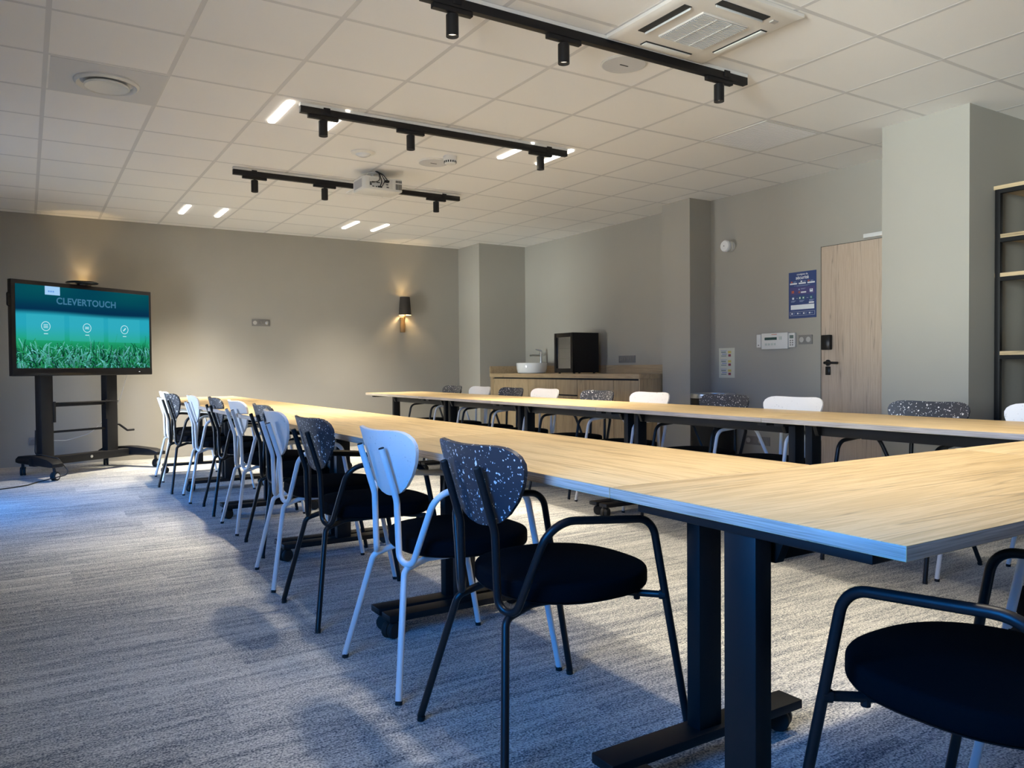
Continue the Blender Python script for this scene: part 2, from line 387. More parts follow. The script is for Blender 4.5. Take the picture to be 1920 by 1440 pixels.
# baseboards
def base(name, mb): tag(mb.build(name, M_WALL), 'low taupe baseboard', 'baseboard', kind='structure')
base('baseboard_back', MB().box(XL, 5.215, YB-.012, YB, 0, .08))
base('baseboard_right', MB().box(XR-.012, XR, 4.45, 5.70, 0, .08).box(XR-.012, XR, YF, 2.73, 0, .08))
base('baseboard_left', MB().box(XL, XL+.012, YF, W2[0], 0, .08).box(XL, XL+.012, W2[1], YB, 0, .08))
# door in the right wall
DY1, DY0, DZ = 4.395, 3.46, 2.045
dr = MB().box(XR-.004, XR+.0, DY0, DY1, .008, DZ).build('door_1', M_DOOR); tag(dr, 'pale oak door with black lock behind the wide column', 'door', kind='structure')
fr = MB(); fr.box(XR-.008, XR, DY1+.004, DY1+.035, 0, DZ+.035); fr.box(XR-.008, XR, DY0-.035, DY0-.004, 0, DZ+.035); fr.box(XR-.008, XR, DY0-.004, DY1+.004, DZ+.004, DZ+.035)
fr.build('door_frame', M_WALL, dr)
MB().box(XR-.0025, XR, DY0-.004, DY1+.004, 0, DZ+.004).build('door_gap', M_DARK, dr)
lb = MB().box(XR-.04, XR-.004, 4.282, 4.376, 1.145, 1.275).build('card_reader', M_BLKGLOSS, dr, bevel=.008)
hd = MB(); My = Matrix.Rotation(math.radians(-90), 3, 'Y')
hd.lathe([(.027, 0), (.027, .01), (.012, .012), (.012, .055)], (XR-.004, 4.325, 1.032), 20, M=My)
hd.tube(fillet([(XR-.055, 4.325, 1.032), (XR-.056, 4.26, 1.032), (XR-.052, 4.20, 1.03)], [.02]), .0105)
hd.build('door_handle', M_BLKGLOSS, dr)
MB().box(XR-.014, XR-.004, 4.30, 4.35, .925, 1.0).build('lock_cylinder', M_BLKGLOSS, dr, bevel=.006)
MB().box(XR-.055, XR-.004, 3.52, 3.96, 2.058, 2.092).build('door_closer', flat('satin_aluminium', (.70, .70, .69), .35), dr, bevel=.004)

# ---------------------------------------------------------------- chairs
R = .0105
def back_shell(mat, parent):
    # outline: half width against height along the back
    prof = [(0.0, .012), (.004, .055), (.016, .095), (.040, .135), (.075, .172), (.115, .200), (.150, .214), (.172, .217), (.192, .210), (.206, .196), (.216, .176), (.222, .145), (.224, .10)]
    base_p = Vector((-.2115, 0, .596)); dirw = Vector((-.058, 0, .2165)).normalized(); nx = Vector((dirw.z, 0, -dirw.x))
    N = 18; th = .011; k = .95
    v = []; rows = len(prof)
    for side in (0, 1):
        for (t, hw) in prof:
            for i in range(N+1):
                u = -1+2*i/N; y = hw*u
                p = base_p + dirw*t + Vector((0, y, 0)) + nx*(k*y*y + R + .001 - .0077 + side*th)
                v.append(p)
    f = []; S = rows*(N+1)
    for j in range(rows-1):
        for i in range(N):
            a = j*(N+1)+i; f.append((a, a+1, a+N+2, a+N+1)); f.append((S+a, S+a+N+1, S+a+N+2, S+a+1))
    def strip(idx):
        for a, b in zip(idx[:-1], idx[1:]): f.append((a, b, S+b, S+a))
    left = [j*(N+1) for j in range(rows)]; right = [j*(N+1)+N for j in range(rows)]
    strip(left); strip(right); strip(list(range(N+1))); strip([(rows-1)*(N+1)+i for i in range(N+1)])
    mb = MB(); mb.add(v, f); return mb.build('backrest', mat, parent, ang=50)
def make_chair(name, shell, tube, label):
    t = thing(name, label, 'chair')
    # seat cushion
    mb = MB(); cx, rx, ry, n, K = .050, .225, .236, 2.45, 64
    prof = [(.90, .4135), (.975, .4145), (.992, .418), (1.0, .424), (1.0, .449), (.995, .456), (.982, .4605), (.955, .4630), (.85, .4665), (.6, .4705), (.3, .4725), (.05, .473)]
    v = []; f = []
    for (s, z) in prof:
        for k_ in range(K):
            a = 2*math.pi*k_/K; c, s_ = math.cos(a), math.sin(a)
            v.append((cx+rx*s*math.copysign(abs(c)**(2/n), c), ry*s*math.copysign(abs(s_)**(2/n), s_), z))
    for j in range(len(prof)-1):
        for k_ in range(K): f.append((j*K+k_, j*K+(k_+1) % K, (j+1)*K+(k_+1) % K, (j+1)*K+k_))
    f.append(tuple(range(K))[::-1]); f.append(tuple((len(prof)-1)*K+k_ for k_ in range(K)))
    mb.add(v, f); mb.build('seat', M_FABRIC, t, ang=60)
    mb = MB(); v = []
    for z in (.4105, .413):
        for k_ in range(K):
            a = 2*math.pi*k_/K; c, s_ = math.cos(a), math.sin(a); q = .97
            v.append((cx+rx*q*math.copysign(abs(c)**(2/n), c), ry*q*math.copysign(abs(s_)**(2/n), s_), z))
    mb.add(v, [tuple(range(K))[::-1], tuple(K+i for i in range(K))]+[(i, (i+1) % K, K+(i+1) % K, K+i) for i in range(K)]).build('seat_board', M_BLKGLOSS, t)
    back_shell(shell, t)
    for s in (1, -1):
        main = fillet([(-.2665, .092*s, .760), (-.216, .092*s, .592), (-.207, .097*s, .272), (-.152, .252*s, .640), (.168, .256*s, .612), (.283, .274*s, .012)], [.10, .060, .075, .060])
        MB().tube(main, R).build('armrest_frame', tube, t)
        d = (Vector(main[0])-Vector(main[1])).normalized()
        MB().tube([Vector(main[0])-d*.001, Vector(main[0])+d*.003], [R*.97, R*.8]).build('tube_plug', M_RUBBER, t)
        rear = fillet([(-.278, .232*s, .012), (-.208, .128*s, .377), (-.125, .119*s, .4005), (.135, .130*s, .4005)], [.032, .06])
        MB().tube(rear, R).build('rear_leg', tube, t)
        MB().tube(fillet([(.120, .125*s, .4005), (.145, .165*s, .4005), (.2065, .262*s, .406)], [.03]), .0095).tube([(.165, .197*s, .386), (.165, .197*s, .414)], .009, 8).tube([(.198, .250*s, .405), (.208, .264*s, .406)], .0125, 10).build('seat_bracket', M_TUBEB, t)
        for p, q in (((.283, .274*s, 0), (.2805, .2736*s, .014)), ((-.278, .232*s, 0), (-.2757, .229*s, .014))):
            MB().tube([p, q], R*1.04).build('foot_cap', M_RUBBER, t)
    return t
GL = 'armchairs along the left table row'; GR = 'armchairs along the right table row'; GE = 'armchairs at the near table end'
darkc = make_chair('armchair', M_TERD, M_TUBEB, 'x'); whitec = make_chair('armchair', M_TERW, M_TUBEW, 'x')
used = {'d': False, 'w': False}
def place(kind, x, y, rz, label, group):
    src = darkc if kind == 'd' else whitec
    if used[kind]: c = dup(src, (x, y, 0), rz, label)
    else: c = src; c.location = (x, y, 0); c.rotation_euler = (0, 0, rz); c['label'] = label; used[kind] = True
    c['group'] = group; return c
rad = math.radians
left = [('d', 1.225, 1.800, 0), ('w', 1.213, 2.392, 0), ('d', 1.213, 3.156, 0), ('w', 1.234, 3.770, -5), ('d', 1.350, 4.463, -2.5), ('w', 1.358, 5.135, -1), ('d', 1.372, 5.863, -2.5), ('w', 1.332, 6.500, -3.4), ('d', 1.258, 7.120, 4.4), ('w', 1.316, 7.860, 0)]
left_lab = ['black armchair with dark speckled back nearest the camera in the left row', 'white armchair nearest the camera in the left row, right behind the first speckled chair',
 'second dark speckled-back armchair from the near end of the left row', 'second white armchair from the near end of the left row, turned slightly',
 'third dark speckled-back armchair from the near end of the left row, half hidden', 'third white armchair from the near end of the left row',
 'fourth dark speckled-back armchair from the near end of the left row', 'fourth white armchair from the near end of the left row',
 'dark speckled-back armchair farthest down the left row', 'white armchair at the far end of the left row, nearest the display']
for (k, x, y, a), lb_ in zip(left, left_lab): place(k, x, y, rad(a), lb_, GL)
right = [('w', 1.755), ('d', 2.310), ('w', 3.155), ('d', 3.720), ('w', 4.451), ('d', 5.103), ('w', 5.851), ('d', 6.430), ('w', 7.060), ('d', 7.660)]
right_lab = ['white armchair at the near end of the right row, cut by the picture edge', 'dark speckled-back armchair in the right row in front of the wide column',
 'white armchair in the right row in front of the oak door', 'dark speckled-back armchair of the right row in front of the black bin', 'white armchair of the right row in front of the counter end',
 'dark speckled-back armchair in the right row below the fridge side', 'white armchair in the right row in front of the counter, below the fridge door', 'dark speckled-back armchair in the right row below the white sink',
 'white armchair in the right row in front of the corner column', 'dark speckled-back armchair at the far end of the right row']
rx_off = [.085, 0, 0, .01, 0, .01, 0, 0, .01, 0]
for (k, y), lb_, o in zip(right, right_lab, rx_off): place(k, 3.785+o, y, math.pi, lb_, GR)
place('d', 1.495, .700, math.pi/2, 'black armchair in the bottom right corner at the near table end', GE)
place('w', 2.150, .700, math.pi/2, 'white armchair behind the black one at the near table end, mostly outside the photo', GE)

# ---------------------------------------------------------------- tables
TH = .740
def caster(parent, x, y, ztop, rz=0, r=.032, name='caster'):
    mb = MB(); Mz = Matrix.Rotation(rz, 3, 'Z'); Mx = Mz @ Matrix.Rotation(math.radians(90), 3, 'X')
    for s in (1, -1):
        c = Mz @ Vector((.012, s*.013, 0)); mb.lathe([(r*.35, -.011), (r*.92, -.011), (r, -.007), (r, .007), (r*.92, .011), (r*.35, .011)], (x+c.x, y+c.y, r), 18, M=Mx)
    mb.tube([(x, y, r*1.2), (x, y, ztop)], .008, 10)
    c = Mz @ Vector((.012, 0, 0)); mb.tube([Vector((x, y, r))+Mz @ Vector((.012, -.02, 0)), Vector((x, y, r))+Mz @ Vector((.012, .02, 0))], .008, 8)
    A = Vector((x, y, 0)); mb.tube([A+Mz @ Vector((-.004, 0, ztop-.008)), A+Mz @ Vector((.012, 0, r+.02)), A+Mz @ Vector((.012, 0, r))], [.012, .016, .008], 8)
    return mb.build(name, M_RUBBER, parent)
def make_table(label):
    t = thing('folding_table', label, 'table', group='oak topped folding tables')
    Lx, W = 1.3965, .700
    tb = MB().box(-Lx/2, Lx/2, -W/2, W/2, TH-.025, TH); tb.m = [0, 0, 1, 1, 1, 1]; tb.build('tabletop', [M_OAK, M_EDGE], t, bevel=.0012)
    for s in (1, -1):
        xl = s*(Lx/2-.052)
        lg = MB().box(xl-.0225, xl+.0225, -.039, .039, .09, TH-.045); lg.box(xl-.026, xl+.026, -.042, -.036, .09, .60) if False else None
        lg.build('leg', M_BLACK, t, bevel=.003)
        ft = MB().box(xl-.040, xl+.040, -.335, .335, .067, .092).build('foot', M_BLACK, t, bevel=.003)
        for q in (1, -1): caster(ft, xl, q*.305, .068, rz=random.uniform(0, 6.28))
        MB().box(xl-.03, xl+.03, -.28, .28, TH-.047, TH-.0255).build('top_bracket', M_BLACK, t, bevel=.002)
        hb = MB(); hb.prism([(-.06, TH-.047), (.06, TH-.047), (.035, TH-.105), (-.035, TH-.105)], 'x', xl-s*.05-.012, xl-s*.05+.012); hb.build('hinge', M_BLACK, t, bevel=.002)
    MB().box(-Lx/2+.12, Lx/2-.12, -.022, .022, TH-.105, TH-.048).build('crossbeam', M_BLACK, t, bevel=.003)
    return t
seam = [1.377+1.4*k for k in range(6)]
tproto = make_table('oak topped folding table at the near left corner, lying across the ends of the rows')
tproto.location = (1.114+.70, 1.027, 0)
dup(tproto, (1.114+2.10, 1.027, 0), 0, 'oak topped folding table at the near end, closing the right row at the right edge')
lt = ['first table from the near end in the left row, behind the two nearest armchairs', 'second table from the near end in the left row', 'third table from the near end in the left row, middle of the five', 'fourth table from the near end in the left row', 'farthest table of the left row, nearest the display']
rt = ['first table from the near end in the right row, in front of the wide column', 'second table from the near end in the right row, in front of the door', 'third table from the near end in the right row, middle of the five', 'fourth table from the near end in the right row, in front of the counter', 'farthest table of the right row, in front of the corner column']
for k in range(5):
    yc = seam[k]+.70
    dup(tproto, (1.114+.352, yc, 0), math.pi/2, lt[k]); dup(tproto, (3.262+.352, yc, 0), math.pi/2, rt[k])

# ---------------------------------------------------------------- track rails and spotlights
def rail(x0, x1, y, label):
    t = thing('track_rail', label, 'track rail', ((x0+x1)/2, y, HC), group='black lighting tracks')
    h = (x1-x0)/2
    MB().box(-h, h, -.018, .018, -.062, -.020).build('rail', M_BLACK, t, bevel=.002)
    MB().box(-h, h, -.018, .018, -.020, -.002).build('mounting_profile', M_PLASTW, t)
    for s in (1, -1): MB().box(s*(h-.17)-.022, s*(h-.17)+.022, -.023, .023, -.050, -.012).build('mounting_clip', M_BLACK, t, bevel=.002)
    return t
rail(1.5, 3.56, 3.14, 'black lighting track nearest the camera, beside the ceiling air conditioner')
rail(1.495, 3.56, 4.90, 'black lighting track in the middle of the ceiling, above two lit light panels')
rail(1.485, 3.60, 6.72, 'black lighting track passing behind the white projector')
rail(1.49, 3.56, 1.38, 'black lighting track above the near table end')
def spot(x, y, label):
    t = thing('track_spotlight', label, 'spotlight', (x, y, HC), group='black cylinder spotlights')
    MB().box(-.10, .10, -.014, .014, -.085, -.062).build('adapter', M_BLACK, t, bevel=.002)
    MB().tube([(0, 0, -.085), (0, 0, -.095)], .008, 12).build('swivel', M_BLACK, t)
    MB().lathe([(.010, -.093), (.027, -.094), (.0285, -.096), (.0285, -.190), (.0265, -.190), (.0255, -.172), (.010, -.172)], n=28, caps=False).build('lamp_body', M_BLACK, t)
    MB().lathe([(.0254, -.1735), (.012, -.1745), (.001, -.1745)], n=24, caps=False).build('lens', M_LENS, t)
    li = bpy.data.lights.new('spot_lamp', 'SPOT'); li.energy = SPOT_W; li.color = LAMP_COL; li.spot_size = math.radians(80); li.spot_blend = .95; li.shadow_soft_size = .05
    lo = bpy.data.objects.new('spot_lamp', li); COL.objects.link(lo); lo.parent = t; lo.location = (0, 0, -.196)
for y, xs_, nm in ((1.38, (1.65, 2.26, 3.33), 'track above the near table end'), (3.14, (1.655, 2.27, 3.345), 'nearest track'), (4.90, (1.645, 2.255, 3.32), 'middle track'), (6.72, (1.66, 2.262, 3.35), 'farthest track')):
    for x, ps in zip(xs_, ('left', 'middle', 'right')): spot(x, y, 'black cylinder spotlight at the %s of the %s' % (ps, nm))

# ---------------------------------------------------------------- ceiling light panels
def panel(ix, iy, label, lit=True, k=1.0):
    x0 = GX0+.6*ix; y0 = GY0+.6*iy
    t = thing('ceiling_light', label, 'ceiling light', (x0+.3, y0+.3, HC), group='square ceiling light panels')
    MB().box(-.292, .292, -.292, .292, -.002, .003).build('panel', M_PLASTW if False else M_TILE, t)
    for s in (1, -1):
        poly = [(s*.182+.024*math.cos(a), .225*(1 if math.sin(a) >= 0 else -1)+.024*math.sin(a)) for a in [2*math.pi*k/20 for k in range(20)]]
        MB().prism(poly, 'z', -.012, -.002).build('light_strip', M_STRIP if lit else M_STRIPOFF, t)
        if lit:
            li = bpy.data.lights.new('strip_lamp', 'AREA'); li.shape = 'RECTANGLE'; li.size = .045; li.size_y = .48; li.energy = STRIP_W*k; li.color = LAMP_COL; li.spread = math.radians(82)
            lo = bpy.data.objects.new('strip_lamp', li); COL.objects.link(lo); lo.parent = t; lo.location = (s*.182, 0, -.0135)
    return t
panel(2, -5, 'lit ceiling light panel above the near table end, left', k=.12); panel(5, -5, 'lit ceiling light panel above the near table end, right', k=.12)
panel(2, 1, 'lit ceiling light panel at the left end of the middle track'); panel(5, 1, 'lit ceiling light panel at the right end of the middle track')
panel(2, 7, 'lit ceiling light panel nearest the display, above the far left tables', k=2.1); panel(5, 7, 'lit ceiling light panel near the far corner, right of the other far panel', k=1.15)
panel(4, 4, 'unlit ceiling light panel partly hidden by the projector', False)

# ---------------------------------------------------------------- other ceiling things
def disc(name, x, y, r, label, cat, mats, prof):
    t = thing(name, label, cat, (x, y, HC)); return t
for x, y, lb_ in ((2.843, 3.365, 'round grey ceiling speaker beside the air conditioner'), (2.853, 5.76, 'round grey ceiling speaker beside the smoke detector')):
    t = thing('ceiling_speaker', lb_, 'speaker', (x, y, HC), group='round ceiling speakers')
    MB().lathe([(.128, .002), (.128, -.005), (.122, -.008)], n=48).build('rim', M_PLASTW, t)
    MB().lathe([(.121, -.007), (.119, -.010), (.0005, -.011)], n=48, caps=False).build('grille', M_SPK, t)
    MB().box(-.028, .028, -.004, .004, -.0125, -.0108).build('badge', M_DARK, t)
t = thing('smoke_detector', 'white ventilated smoke detector hanging next to the far ceiling speaker', 'smoke detector', (2.89, 5.54, HC))
MB().lathe([(.054, .002), (.054, -.030), (.050, -.034)], n=32).build('base', M_PLASTW, t)
MB().lathe([(.049, -.033), (.047, -.052), (.036, -.062), (.001, -.064)], n=32, caps=False).build('sensor_head', M_PLASTW, t)
sl = MB()
for k in range(16):
    a = 2*math.pi*k/16; Mz = Matrix.Rotation(a, 4, 'Z'); sl.box(.0465, .0495, -.0045, .0045, -.054, -.038, M=Mz)
sl.build('vent_slots', M_DARK, t)
t = thing('motion_detector', 'small round white ceiling sensor in the tile in front of the projector', 'sensor', (2.256, 5.779, HC))
MB().lathe([(.095, .002), (.095, -.004), (.075, -.012), (.062, -.014)], n=36).build('rim', M_PLASTW, t)
MB().lathe([(.060, -.013), (.052, -.022), (.035, -.030), (.001, -.034)], n=28, caps=False).build('lens_dome', flat('milky_lens', (.75, .78, .82), .25), t)
# round diffuser
t = thing('round_air_diffuser', 'round white ceiling air diffuser in a plain square tile at the left', 'air diffuser', (.434, 5.135, HC))
MB().box(-.29, .29, -.29, .29, -.001, .003).build('plate', flat('diffuser_plate', (.62, .62, .63), .5), t)
MB().lathe([(.172, .0), (.172, -.010), (.160, -.022), (.146, -.010), (.140, .0)], n=48, caps=False).build('outer_ring', M_PLASTW, t)
MB().lathe([(.145, .004), (.001, .004)], n=48, caps=False).build('throat', flat('grey_throat', (.14, .14, .15), .7), t)
MB().lathe([(.118, -.020), (.105, -.012), (.07, -.006), (.001, -.004)], n=48, caps=False).build('inner_cone', M_PLASTW, t)
MB().lathe([(.118, -.018), (.122, -.024), (.116, -.030), (.09, -.022), (.001, -.016)], n=48, caps=False).build('inner_ring', M_PLASTW, t)
# square slatted return grille
t = thing('square_air_grille', 'square slatted white air grille in the ceiling near the wide column', 'air grille', (4.6225, 3.9256, HC))
MB().box(-.288, .288, -.288, -.27, -.004, .002).box(-.288, .288, .27, .288, -.004, .002).box(-.288, -.27, -.27, .27, -.004, .002).box(.27, .288, -.27, .27, -.004, .002).build('frame', M_PLASTW, t)
s = MB()
for k in range(22): s.box(-.27, .27, -.266+k*.0245, -.266+k*.0245+.0195, -.004, -.001)
s.build('slats', flat('white_slat', (.92, .92, .92), .5), t)
MB().box(-.27, .27, -.27, .27, .0005, .0018).build('backing', flat('pale_grey_backing', (.62, .62, .64), .6), t)
# ceiling cassette air conditioner
t = thing('ceiling_air_conditioner', 'white ceiling cassette air conditioner with grey intake grille, near the top edge', 'air conditioner', (2.855, 2.785, HC))
M_AC = flat('cream_plastic', (.70, .67, .62), .45)
h = .335
MB().lathe([(h*math.sqrt(2), .0), (h*math.sqrt(2), -.018), (.30*math.sqrt(2), -.030), (.20, -.032)], n=4, M=Matrix.Rotation(math.pi/4, 3, 'Z')).build('housing', M_AC, t, ang=20, bevel=.003)
MB().box(-.152, .152, -.152, .152, -.040, -.030).build('intake_frame', M_AC, t, bevel=.003)
g = MB()
for k in range(26): y = -.145+k*.0115; g.box(-.145, .145, y, y+.0052, -.0435, -.040)
for x in (-.05, .05): g.box(x-.003, x+.003, -.145, .145, -.0445, -.040)
g.build('intake_grille', M_PLASTW, t)
MB().box(-.147, .147, -.147, .147, -.0405, -.0398).build('intake_mesh', flat('grey_filter_mesh', (.16, .17, .20), .8), t)
for k in range(4):
    Mz = Matrix.Rotation(k*math.pi/2, 4, 'Z')
    if k in (1, 2) : pass
    MB().box(-.16, .16, .232, .278, -.0335, -.029, M=Mz).build('air_slot', M_DARK, t)
    fl_ = MB()
    if k in (0, 3): fl_.box(-.155, .155, .238, .274, -.040, -.034, M=Mz)
    else: fl_.box(-.155, .155, .2325, .2365, -.044, -.033, M=Mz)
    fl_.build('air_flap', M_PLASTW, t, bevel=.0015)
MB().box(.20, .235, -.262, -.238, -.036, -.030).build('receiver', flat('beige_window', (.45, .42, .38), .3), t)
# projector
t = thing('projector', 'white projector hung from the ceiling with black cables at its back', 'projector', (2.595, 6.20, HC))
z0, z1 = -.172, -.062
poly = [(-.175, .015), (-.155, 0), (.172, 0), (.177, .01), (.177, .235), (.16, .25), (-.16, .25), (-.175, .24)]
MB().prism(poly, 'z', z0, z1).build('body', M_PLASTW, t, bevel=.008)
MB().box(-.125, .085, -.003, .0, z0+.018, z1-.012).build('connector_panel', flat('pale_panel', (.62, .62, .60), .5), t)
pp = MB()
for x, z, w_, h_ in ((-.115, .055, .010, .012), (-.098, .063, .008, .006), (-.085, .063, .03, .006), (-.045, .060, .03, .008), (-.112, .040, .016, .014), (-.09, .025, .018, .007), (-.062, .025, .010, .010), (.035, .05, .02, .007), (.04, .028, .022, .008), (-.03, .026, .04, .014)):
    pp.box(x-w_/2, x+w_/2, -.005, -.003, z0+z-h_/2, z0+z+h_/2)
pp.build('ports', M_DARK, t)
vv = MB()
for k in range(8): vv.box(.115+k*.0072, .119+k*.0072, -.002, .001, z0+.018, z0+.066); vv.box(.115+k*.0072, .119+k*.0072, -.002, .001, z0+.076, z0+.096)
vv.build('exhaust_vent', M_DARK, t)
vv = MB()
for k in range(10): vv.box(-.177, -.1745, .04+k*.018, .05+k*.018, z0+.02, z1-.02)
vv.build('side_vent', M_GRILL, t)
MB().lathe([(.045, .0), (.045, -.008), (.014, -.010), (.014, z1)], (-.03, .16, 0), 20).build('ceiling_mount', M_PLASTW, t)
cbm = MB()
cbm.tube(fillet([(-.05, .04, -.01), (-.045, -.02, -.04), (-.04, -.03, z0+.07), (-.09, -.02, z0+.055), (-.115, -.005, z0+.055)], [.02, .03, .02]), .0035, 8)
cbm.tube(fillet([(-.045, .04, -.01), (-.04, -.03, -.045), (-.025, -.03, z0+.06), (-.03, -.005, z0+.03)], [.02, .02]), .004, 8)
cbm.tube(fillet([(-.04, .04, -.01), (-.03, -.03, -.045), (.005, -.03, z0+.075), (-.01, -.005, z0+.032)], [.02, .02]), .0035, 8)
cbm.tube(fillet([(-.035, .04, -.01), (-.01, -.02, -.045), (.02, -.03, z0+.09), (.035, -.02, z0+.078)], [.02, .01]), .004, 8)
cbm.box(.01, .045, -.03, -.006, z0+.066, z0+.082)
cbm.build('cables', M_RUBBER, t)

# ---------------------------------------------------------------- interactive display on its stand
TVR = math.radians(32.5)
t = thing('interactive_display', 'large black touch display with a grass picture on a wheeled stand', 'display', (.507, 8.91, 0), TVR)
# local: x along the screen, -y towards the room
SW, SH = 1.490, .886; sxc, sz0 = -.047, .968; syf = -.12
x0, x1 = sxc-SW/2, sxc+SW/2
hs = MB(); hs.box(x0, x1, syf, syf+.055, sz0, sz0+SH); hs.build('housing', M_BLKGLOSS, t, bevel=.006)
MB().box(x0+.15, x1-.15, syf+.055, syf+.085, sz0+.1, sz0+SH-.1).build('rear_cover', M_BLACK, t, bevel=.01)
MB().box(x0+.004, x1-.004, syf-.004, syf, sz0+.004, sz0+.066).build('lower_bezel', M_BLKGLOSS, t, bevel=.002)
MB().tube(fillet([(x0, syf+.025, sz0+.76), (x0-.022, syf+.025, sz0+.76), (x0-.022, syf+.025, sz0+.64), (x0, syf+.025, sz0+.64)], [.015, .015]), .006, 8).build('side_handle', M_BLKGLOSS, t)
MB().box(x1-.17, x1-.155, syf-.006, syf-.004, sz0+.030, sz0+.036).build('power_light', emit('white_led', (1, 1, 1), .9), t)
# picture on the screen
PX0, PX1, PZ0, PZ1 = x0+.035, x1-.030, sz0+.074, sz0+SH-.040
NX, NY = 560, 315
rng = np.random.default_rng(5)
U, V = np.meshgrid((np.arange(NX)+.5)/NX, (np.arange(NY)+.5)/NY)   # V from top
def mixc(a, b, t): return a*(1-t[..., None])+b*t[..., None]
def smooth(e0, e1, x): q = np.clip((x-e0)/(e1-e0), 0, 1); return q*q*(3-2*q)
def lin(c): c = np.array(c)/255.; return np.where(c < .04045, c/12.92, ((c+.055)/1.055)**2.4)
img = np.ones((NY, NX, 3))*lin((4, 72, 92))
img = mixc(img, lin((8, 96, 100)), .6*smooth(.25, 0, V)*(.5+.5*np.sin(U*9+V*4)))
img = mixc(img, lin((6, 52, 84)), smooth(.14, .3, V))
band = smooth(.29, .37, V+.006*np.sin(U*7))
img = mixc(img, mixc(np.ones_like(img)*lin((42, 176, 200)), lin((36, 176, 120)), smooth(.45, .72, V)), band)
img = mixc(img, lin((20, 130, 84)), smooth(.62, .78, V)*.8)
for (a, b_) in ((.067, .326), (.363, .62), (.656, .916)):
    inside = ((U > a) & (U < b_) & (V > .35) & (V < .665)).astype(float)
    img = mixc(img, lin((70, 200, 214)), inside*.28)
img = mixc(img, lin((14, 110, 84)), smooth(.72, 1.0, V)*.85)
shades = [lin(c) for c in ((14, 92, 62), (30, 140, 80), (60, 178, 120), (96, 205, 190), (8, 66, 56), (40, 160, 110), (120, 214, 215))]
for n in range(1500):
    f = n/1500.; bx = rng.uniform(-.05, 1.05); by = rng.uniform(.84, 1.06) if n < 1488 else .98
    ln = rng.uniform(.04, .15)*(1.0 if n < 1488 else 2.1); lean = rng.normal(0, .9); curl = rng.normal(0, 1.2); wd = rng.uniform(.0012, .0042)*(.7+.8*f)
    cidx = rng.integers(0, len(shades)); c0 = shades[cidx]*rng.uniform(.7, 1.15)
    K = 26; x, y = bx, by; ang = lean*.6
    for k in range(K):
        q = k/K; ang += curl/K; x += math.sin(ang)*ln/K*.75; y -= math.cos(ang)*ln/K*1.5
        ww = wd*(1-q)**.6+.0008
        i0, i1 = int((x-ww)*NX), int((x+ww)*NX)+1; j = int(y*NY)
        if 0 <= j < NY-1: 
            i0, i1 = max(i0, 0), min(i1, NX)
            if i1 > i0: img[j:j+2, i0:i1] = img[j:j+2, i0:i1]*.15 + c0*(.45+.75*q)*.85
me = bpy.data.meshes.new('screen_picture')
vv = np.zeros((NY+1, NX+1, 3)); gx, gz = np.meshgrid(np.linspace(PX0, PX1, NX+1), np.linspace(PZ1, PZ0, NY+1))
vv[..., 0] = gx; vv[..., 1] = syf-.003; vv[..., 2] = gz
idx = np.arange((NY+1)*(NX+1)).reshape(NY+1, NX+1)
fc = np.stack([idx[1:, :-1], idx[1:, 1:], idx[:-1, 1:], idx[:-1, :-1]], -1).reshape(-1, 4)
me.from_pydata(vv.reshape(-1, 3).tolist(), [], fc.tolist())
ca = me.color_attributes.new('picture', 'FLOAT_COLOR', 'CORNER')
cols = np.ones((NY*NX, 4, 4)); cols[:, :, :3] = img.reshape(-1, 1, 3); ca.data.foreach_set('color', cols.ravel())
mt = bpy.data.materials.new('lit_screen'); mt.use_nodes = True; nt = mt.node_tree; nt.nodes.clear()
o_ = nt.nodes.new('ShaderNodeOutputMaterial'); e_ = nt.nodes.new('ShaderNodeEmission'); a_ = nt.nodes.new('ShaderNodeVertexColor'); a_.layer_name = 'picture'
L(nt, a_.outputs[0], e_.inputs[0]); e_.inputs[1].default_value = .85; L(nt, e_.outputs[0], o_.inputs[0])
me.materials.append(mt); scr = bpy.data.objects.new('screen', me); COL.objects.link(scr); scr.parent = t
PW, PH = PX1-PX0, PZ1-PZ0
def su(u, v): return PX0+u*PW, PZ1-v*PH
def scrM(u, v, d=.0045): x, z = su(u, v); return Matrix.Translation((x, syf-d, z)) @ Matrix.Rotation(math.pi/2, 4, 'X')
text_mesh('CLEVERTOUCH', .088, emit('screen_title', tuple(lin((70, 130, 165))), .8), 'screen_title', scr, scrM(.497, .175), bold=.0022, spacing=1.06)
E_W = emit('screen_white', (.62, .92, 1.0), .9)
for u in (.197, .492, .787):
    ic = MB()
    x, z = su(u, .49); n = 28
    for k in range(n):
        a, b_ = 2*math.pi*k/n, 2*math.pi*(k+1)/n
        ic.quad(*[(x+q*math.cos(p), syf-.0042, z+q*math.sin(p)) for q, p in ((.039, a), (.039, b_), (.045, b_), (.045, a))])
    if u < .3:
        for dz in (-.014, 0, .014): ic.box(x-.022, x+.022, syf-.0044, syf-.004, z+dz-.003, z+dz+.003)
    elif u < .6:
        ic.box(x-.024, x+.024, syf-.0044, syf-.004, z-.011, z-.007); ic.box(x-.024, x+.024, syf-.0044, syf-.004, z+.007, z+.011); ic.box(x-.018, x+.018, syf-.0044, syf-.004, z-.003, z+.003)
    else:
        Mr = Matrix.Translation((x, 0, z)) @ Matrix.Rotation(math.radians(-45), 4, 'Y'); ic.box(-.020, .020, syf-.0044, syf-.004, -.006, .006, M=Mr)
    z2 = z-.070; ic.box(x-.020, x+.020, syf-.0044, syf-.004, z2-.004, z2+.003)
    ic.build('screen_icon', E_W, scr)
a, z_ = su(.195, .105); b_, zt = su(.299, .0)
MB().box(a, b_, syf-.0044, syf-.0036, z_, zt).build('screen_tab', emit('screen_tab_blue', tuple(lin((165, 210, 250))), .95), scr)
